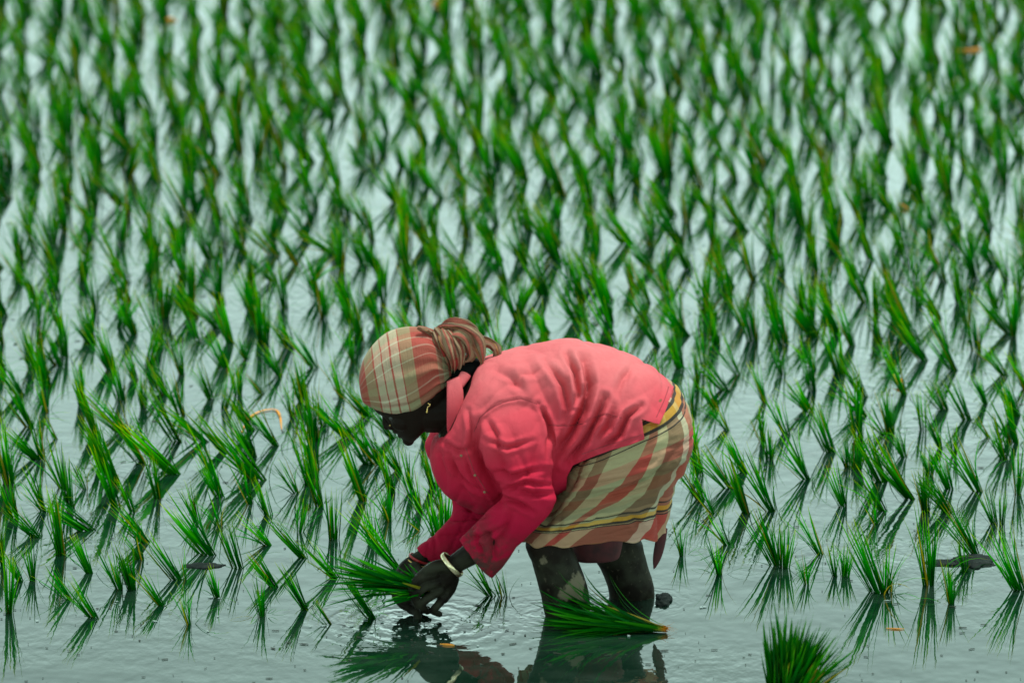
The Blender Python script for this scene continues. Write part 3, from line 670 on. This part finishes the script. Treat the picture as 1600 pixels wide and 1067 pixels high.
def ribbon(path, widths, pleats, amp, tw0, tw1, seed=0, th=.0016):
    pts = [P(*q) for q in path]; rows = cat_interp([tuple(p)+(w_,) for p, w_ in zip(pts, widths)], 44); nx = 36
    vs = []; uv = []; top = []; cen = sum(pts, Vector())/len(pts)
    for i, r_ in enumerate(rows):
        a = Vector(rows[max(i-1, 0)][:3]); b = Vector(rows[min(i+1, 43)][:3]); t_ = (b-a).normalized(); f = i/43
        q = t_.cross(Vector((0, 1, 0))).normalized(); e = t_.cross(q); tw = tw0*(1-f)+tw1*f
        side = q*math.cos(tw)+e*math.sin(tw); nrm = t_.cross(side)
        for j in range(nx+1):
            x = j/nx-.5; am = amp*(.5+.5*math.sin(f*math.pi))
            hgt = am*math.sin(x*2*math.pi*pleats+seed+1.2*math.sin(f*4+seed))+am*1.9*noise.noise(Vector((x*4, f*6, seed*3.1)))
            top.append(Vector(r_[:3])+side*(x*r_[3]*PX*(1+.12*math.sin(f*7+seed)))+nrm*(hgt-x*x*4*r_[3]*PX*.35)); uv.append((x*.9+.5+seed*.17, f+seed*.23)); vs.append(nrm)
    n = len(top); V = top+[p-q*th for p, q in zip(top, vs)]; F = []
    for i in range(43):
        for j in range(nx):
            k = i*(nx+1)+j; F.append((k, k+1, k+nx+2, k+nx+1)); F.append((k+n, k+nx+1+n, k+nx+2+n, k+1+n))
    for i in range(43):
        for k in (i*(nx+1), i*(nx+1)+nx): F.append((k, k+nx+1, k+nx+1+n, k+n))
    for j in range(nx):
        for k in (j, 43*(nx+1)+j): F.append((k, k+1, k+1+n, k+n))
    return V, F, uv+uv
kn = [ribbon([(708, 590, 0), (700, 568, -.035), (691, 548, -.045), (683, 528, -.035), (676, 514, -.01)], [8, 22, 28, 24, 12], 3, .0045, .2, -.3, 1),
      ribbon([(707, 592, -.012), (710, 570, -.05), (704, 546, -.06), (696, 526, -.045), (690, 514, -.02)], [7, 18, 24, 22, 14], 2.5, .0045, -.3, .5, 2),
      ribbon([(709, 592, 0), (719, 574, -.04), (718, 552, -.05), (708, 532, -.045), (699, 516, -.02)], [6, 14, 20, 18, 10], 2, .004, .4, -.2, 3.3),
      ribbon([(682, 518, 0), (694, 513, -.012), (712, 514, -.02), (728, 524, -.03), (742, 540, -.036), (750, 556, -.03), (753, 571, -.025)], [8, 12, 16, 24, 26, 18, 4], 2, .004, .7, .1, 4.1),
      ribbon([(688, 520, .02), (702, 511, .015), (720, 515, .01), (734, 527, .01), (745, 546, .01)], [10, 18, 26, 28, 12], 1.5, .004, .9, .3, 5.2),
      ribbon([(702, 526, -.03), (716, 527, -.045), (728, 538, -.045), (733, 556, -.035), (724, 566, -.03)], [10, 22, 26, 18, 6], 2, .005, -.2, .6, 6.3),
      ribbon([(724, 536, .012), (746, 537, .004), (764, 540, 0), (774, 549, -.002), (772, 560, 0), (758, 565, 0)], [18, 22, 20, 16, 9, 4], 1.5, .003, .2, .5, 7.4),
      ribbon([(676, 521, -.02), (666, 516, -.03), (653, 511, -.038)], [12, 11, 5], 1, .002, .2, .5, 8.5)]
link('knot', mesh('knot', *join(kn)), M_KNOT, scf)
hm = mat('hair', (.002, .003, .003), .7, **{'Specular IOR Level': .05})[0]
link('hair', mesh('hair', *loft([(700, 600, 712, 560, 0, .03), (714, 604, 726, 556, 0, .045), (730, 596, 742, 560, 0, .045), (744, 582, 752, 562, 0, .025)], 16, 24)), hm, W)

# -- jewellery
def bangle(c0, c1, dy, rt, thick, flat, mt):
    """band round the wrist, seen edge on from c0 to c1"""
    A = P(*c0, dy); B = P(*c1, dy); c = (A+B)/2; a = (A-B)/2; r = a.length; ax = a.normalized()
    vs = []; fs = []; n = 48; k = 8; out = ax.cross(Vector((0, 1, 0)))
    for i in range(n):
        th = 2*math.pi*i/n; rad = ax*math.cos(th)+Vector((0, 1, 0))*math.sin(th)*rt
        for j in range(k):
            ph = 2*math.pi*j/k; vs.append(c+rad*(r+thick*math.cos(ph))+out*(flat*math.sin(ph)))
    for i in range(n):
        for j in range(k):
            a_, b_ = i*k+j, i*k+(j+1) % k; c_, d_ = ((i+1) % n)*k+(j+1) % k, ((i+1) % n)*k+j; fs.append((a_, b_, c_, d_))
    return link('bangle', mesh('bangle', vs, fs), mt, W)
bangle((691, 866), (721, 898), -.145, .95, .0020, .0068, M_SILV)
bangle((636, 872), (664, 884), 0, 1.0, .0022, .0026, M_GOLD)
bangle((640, 866), (668, 879), .002, 1.0, .0022, .0035, mat('red_bangle', (.35, .015, .02), .3)[0])
link('earring', mesh('earring', *join([pt([(669, 630, -.077), (672, 633, -.08), (668.5, 636, -.08), (667.5, 641, -.08), (667, 644, -.08)], [.9, .9, .9, 1, 1.5], ring=8), ball(P(667, 644, -.08), .0025, 10)])), M_GOLD, W)
link('nose_stud', mesh('nose_stud', *ball(P(609.5, 664.5, -.021), .0022, 10)), M_GOLD, W)

# shirt buttons sit on the placket: find the cloth surface there
from mathutils.bvhtree import BVHTree
bv = BVHTree.FromPolygons([v.co for v in sh.vertices], [tuple(p_.vertices) for p_ in sh.polygons])
def onshirt(u, v, lift=.001):
    d = ray(u, v).normalized(); h = bv.ray_cast(CAM, d)
    return (h[0]+h[1]*lift, h[1]) if h[0] else None
for (u, v) in ((721, 712), (757, 768), (742, 742)):
    q = onshirt(u, v, .0012)
    if q: link('button', mesh('button', *ball(q[0], (.0036, .0018, .0036), 14)), M_BTN, SHIRT_O)
def seam(pts, r=.0011):
    l = []
    for k in range(len(pts)-1):
        for i in range(8):
            f = i/8; q = onshirt(pts[k][0]*(1-f)+pts[k+1][0]*f, pts[k][1]*(1-f)+pts[k+1][1]*f, .0002)
            if q: l.append(q[0])
    if len(l) > 3: return tube(l, [r]*len(l), ring=6, sub=1)
ss = [seam(p_) for p_ in ([(741, 674), (750, 652), (766, 637), (790, 627), (815, 622), (842, 632)], [(857, 664), (890, 665), (915, 661)], [(928, 652), (950, 646), (974, 654)],
      [(1045, 604), (1038, 625), (1024, 655)], [(1001, 679), (975, 688), (940, 698), (905, 711)], [(728, 700), (740, 735), (765, 775)])]
link('seam', mesh('seam', *join([s for s in ss if s])), M_SEAM, SHIRT_O)

# ------------------------------------------------------------------ seedling bundles
def bundle(name, root, tipdir, n, L, spreadA, mt, rad, label, up=.0, seed=1, droop=.3, wmul=1.0, cat='seedling bundle'):
    """a handful of pulled seedlings: roots at `root`, blades fanning along tipdir"""
    rs = random.Random(seed); t = Vector(tipdir).normalized(); parts = []
    q = Vector((0, 0, 1)).rotation_difference(t).to_matrix()
    for i in range(n):
        az = rs.uniform(0, 6.28); r = rad*math.sqrt(rs.random()); f = rs.random()
        v, f_, u = blade(rs, (r*math.cos(az), r*math.sin(az), 0), az+rs.uniform(-.7, .7), spreadA*math.sqrt(f), L*rs.uniform(.55, 1.08), wmul*rs.uniform(.005, .0085), rs.uniform(-.1, droop), 8)
        zz_ = rs.uniform(-.02, .02) if rs.random() < .45 else rs.uniform(.0, .5)*L; v = [p_*(1-max(zz_, 0)/L*.75) for p_ in v]; v = [p_+Vector((0, 0, zz_)) for p_ in v]; parts.append((v, f_, u))
    V, F, U = join(parts); V = [q @ Vector(v) for v in V]; return V, F, U
def place_bundle(name, V, F, U, root, mt, label, floor=None):
    V = [Vector(v)+root for v in V]
    if floor is not None:                       # blades that touch the water lie on it
        V = [Vector((v.x, v.y, v.z if v.z > floor else floor+(v.z-floor)*.12)) for v in V]
    V = [v-root for v in V]
    o = link(name, mesh(name, V, F, U), mt); o.location = root
    return tag(o, label, 'seedling bundle')
r0 = G(1032, 987)+Vector((0, 0, .008)); tip = G(850, 976)+Vector((0, 0, .018))
D0 = tip-r0; LB = D0.length
rs0 = random.Random(77); rt = []
for i in range(26):                                  # fine pale roots at the cut end
    v, f_, u = blade(rs0, r0*0+Vector((rs0.uniform(-.03, .01), rs0.uniform(-.012, .012), rs0.uniform(-.004, .006))), rs0.uniform(-.6, .6), rs0.uniform(1.3, 1.75), rs0.uniform(.02, .05), .0022, rs0.uniform(-.4, .6), 5)
    rt.append((v, f_, [(a_, 0) for a_, b_ in u]))
V, F, U = join([bundle('b', r0, D0, 110, LB, .17, M_BUND, .010, '', seed=5, droop=.9, wmul=1.25), bundle('b', r0, D0+Vector((0, -.02, .035)), 60, LB*.86, .26, M_BUND, .010, '', seed=6, droop=1.1, wmul=1.2),
               bundle('b', r0, D0+Vector((0, -.05, -.005)), 60, LB*.95, .20, M_BUND, .010, '', seed=8, droop=.9, wmul=1.3)]+rt)
place_bundle('seedling_bundle', V, F, U, r0, M_BUND, 'seedling bundle with orange roots floating on its side against the near shin', .004)
r1 = G(1224, 1098)+Vector((0, 0, -.02))
bb = [bundle('b', r1, (.30, 0, 1), 230, .215, .50, M_BUND, .03, '', seed=9, droop=.25, wmul=1.5), bundle('b', r1, (.05, 0, 1), 70, .245, .26, M_BUND, .03, '', seed=19, droop=.2, wmul=1.4),
      bundle('b', r1, (.75, 0, .8), 40, .235, .25, M_BUND, .03, '', seed=29, droop=.3, wmul=1.3)]
V, F, U = join(bb)
place_bundle('seedling_bundle', V, F, U, r1, leaf_mat('bundle_leaf_upright', [(0, (.001, .06, .005)), (.8, (.001, .16, .005)), (1, (.05, .28, .004))], .3), 'dense seedling bundle standing upright in the water, cut by the bottom of the photo')
r2 = P(672, 922, -.13)
V, F, U = bundle('b', r2, P(525, 893, -.16)-r2, 80, .265, .17, M_BUND, .012, '', seed=12, droop=.5, wmul=1.4)
V2, F2, U2 = bundle('b', r2, P(600, 905, -.2)-r2, 30, .15, .40, M_BUND, .016, '', seed=13, droop=.4, wmul=1.4)
V, F, U = join([(V, F, U), (V2, F2, U2)])
place_bundle('seedling_bundle', V, F, U, r2, leaf_mat('bundle_leaf_held', [(0, (.001, .06, .005)), (.8, (.001, .15, .005)), (1, (.03, .26, .004))], .3), 'green seedling bundle gripped in both hands with blades pointing left')

# ------------------------------------------------------------------ mud, floating bits, dead leaves
def lump(c, rx, ry, rz, seed, mt, name, label, cat):
    bm = bmesh.new(); bmesh.ops.create_icosphere(bm, subdivisions=4, radius=1)
    vs = []
    for v in bm.verts:
        p_ = v.co; k = 1+.35*noise.noise(p_*1.7+Vector((seed, 0, 0)))+.18*noise.noise(p_*5+Vector((seed, 3, 0)))
        vs.append(Vector((p_.x*rx*k, p_.y*ry*k, p_.z*rz*k)))
    fs = [tuple(v.index for v in f.verts) for f in bm.faces]; bm.free()
    o = link(name, mesh(name, vs, fs), mt); o.location = c; return tag(o, label, cat)
lump(G(1520, 878), .055, .06, .010, 1, M_SILT, 'mud_mound', 'low dark mud mound breaking the water at the lower right, rice growing from it', 'mud')
lump(G(1478, 880), .055, .03, .006, 2, M_SILT, 'mud_mound', 'flat thin mud strip just left of the larger dark mud mound', 'mud')
lump(G(1037, 937), .024, .04, .014, 3, M_SILT, 'mud_mound', 'small grey mud lump in the water just behind the far leg', 'mud')
lump(G(318, 884), .05, .03, .004, 4, M_SILT, 'mud_mound', 'thin dark silt patch on the water among the clumps left of the hands', 'mud')
lump(G(1035, 943), .02, .03, .010, 6, M_SILT, 'mud_mound', 'tiny low mud lump in front of the grey mud lump behind the far leg', 'mud')
rs = random.Random(21); parts = []; fo = []
def chip(c, L, w, az, rs):
    a = Vector((math.cos(az), math.sin(az), 0)); b = Vector((-math.sin(az), math.cos(az), 0)); n = 9; vs = []
    for i in range(n):
        th = 2*math.pi*i/n; k = rs.uniform(.35, 1.1); vs.append(c+a*(math.cos(th)*L*k)+b*(math.sin(th)*w*k)+Vector((0, 0, .0012)))
    vs2 = [v+Vector((0, 0, .0015)) for v in vs]
    fs = [tuple(range(n))[::-1], tuple(range(n, 2*n))]+[(i, (i+1) % n, (i+1) % n+n, i+n) for i in range(n)]
    return vs+vs2, fs, [(0, 0)]*(2*n)
for i in range(520):
    u = rs.uniform(-60, 1660); v = 1070-rs.random()**1.5*760
    parts.append(chip(G(u, v), rs.choice([.0015, .002, .003, .005, .011]), rs.choice([.0012, .0018, .003]), rs.gauss(0, .4), rs))
for i in range(50):
    u = rs.gauss(680, 130); v = rs.gauss(1000, 22)
    parts.append(chip(G(u, v), rs.choice([.002, .003, .006, .012]), rs.choice([.0015, .003, .0045]), rs.gauss(0, .5), rs))
tag(link('floating_debris', mesh('floating_debris', *join(parts)), M_DEB, smooth=False), 'small dark plant scraps and specks floating all over the paddy water', 'debris', kind='stuff')
for i in range(34):
    if i < 20: u = rs.gauss(620, 90); v = rs.gauss(985, 12)
    else: u = rs.choice([245, 52, 200, 345, 350, 610, 1095, 1405])+rs.gauss(0, 14); v = {0: 973, 1: 948, 2: 936}[i % 3]+rs.gauss(0, 6)
    fo.append(chip(G(u, v), rs.choice([.003, .005, .009]), rs.choice([.003, .004, .007]), rs.gauss(0, .4), rs))
tag(link('foam', mesh('foam', *join(fo)), M_FOAM, smooth=False), 'small pale bubbles and foam flecks floating around the hands and clumps', 'foam', kind='stuff')
def dead(pts, wd, label):
    c0 = G(*pts[0][:2]); l = [G(a, b)+Vector((0, 0, max(z, .002))) for a, b, z in pts]
    v, f, u = tube(l, [wd*.5]+[wd]*(len(l)-2)+[wd*.3], ring=8, sub=6, flat=.3)
    o = link('dead_leaf', mesh('dead_leaf', [q-c0 for q in v], f, u), M_DRY); o.location = c0; return tag(o, label, 'dead leaf')
gb = [(378, 676), (388, 656), (404, 645), (428, 641), (437, 650), (440, 672)]
zz = [.0, .035, .05, .058, .045, 0]
dead([(a, b, .003) for a, b in gb], .0036, 'orange dead leaf curled in an arc on the water left of the head')
dead([(1396, 596, .02), (1402, 604, .01), (1409, 600, .012), (1406, 612, 0)], .006, 'crumpled orange dead leaf floating behind the right-hand rows')
dead([(1490, 80, 0), (1515, 80, .002), (1528, 79, .004), (1533, 80, .002)], .005, 'bright orange dead leaf far off near the top right corner')
dead([(678, 8, .004), (690, 8, .01), (696, 9, .004)], .009, 'orange speck of dead leaf at the top centre')
dead([(256, 34, 0), (266, 33, .006), (276, 34, 0)], .006, 'orange dead leaf strip far off at the top left')
dead([(1403, 321, .004), (1412, 326, .008), (1420, 328, .002)], .006, 'small orange dead leaf with a dark tip in the blurred right rows')
dead([(688, 1007, .001), (700, 1008, .002), (710, 1008.5, .001)], .003, 'yellow leaf scrap floating just below the hands')
dead([(1385, 982, .001), (1400, 983, .002), (1413, 983, .001)], .002, 'thin reddish straw floating at the lower right')
cc = [chip(G(745+rs.uniform(-10, 18), 1022+rs.uniform(-4, 6)), .012, .007, rs.uniform(0, 3), rs) for _ in range(5)]
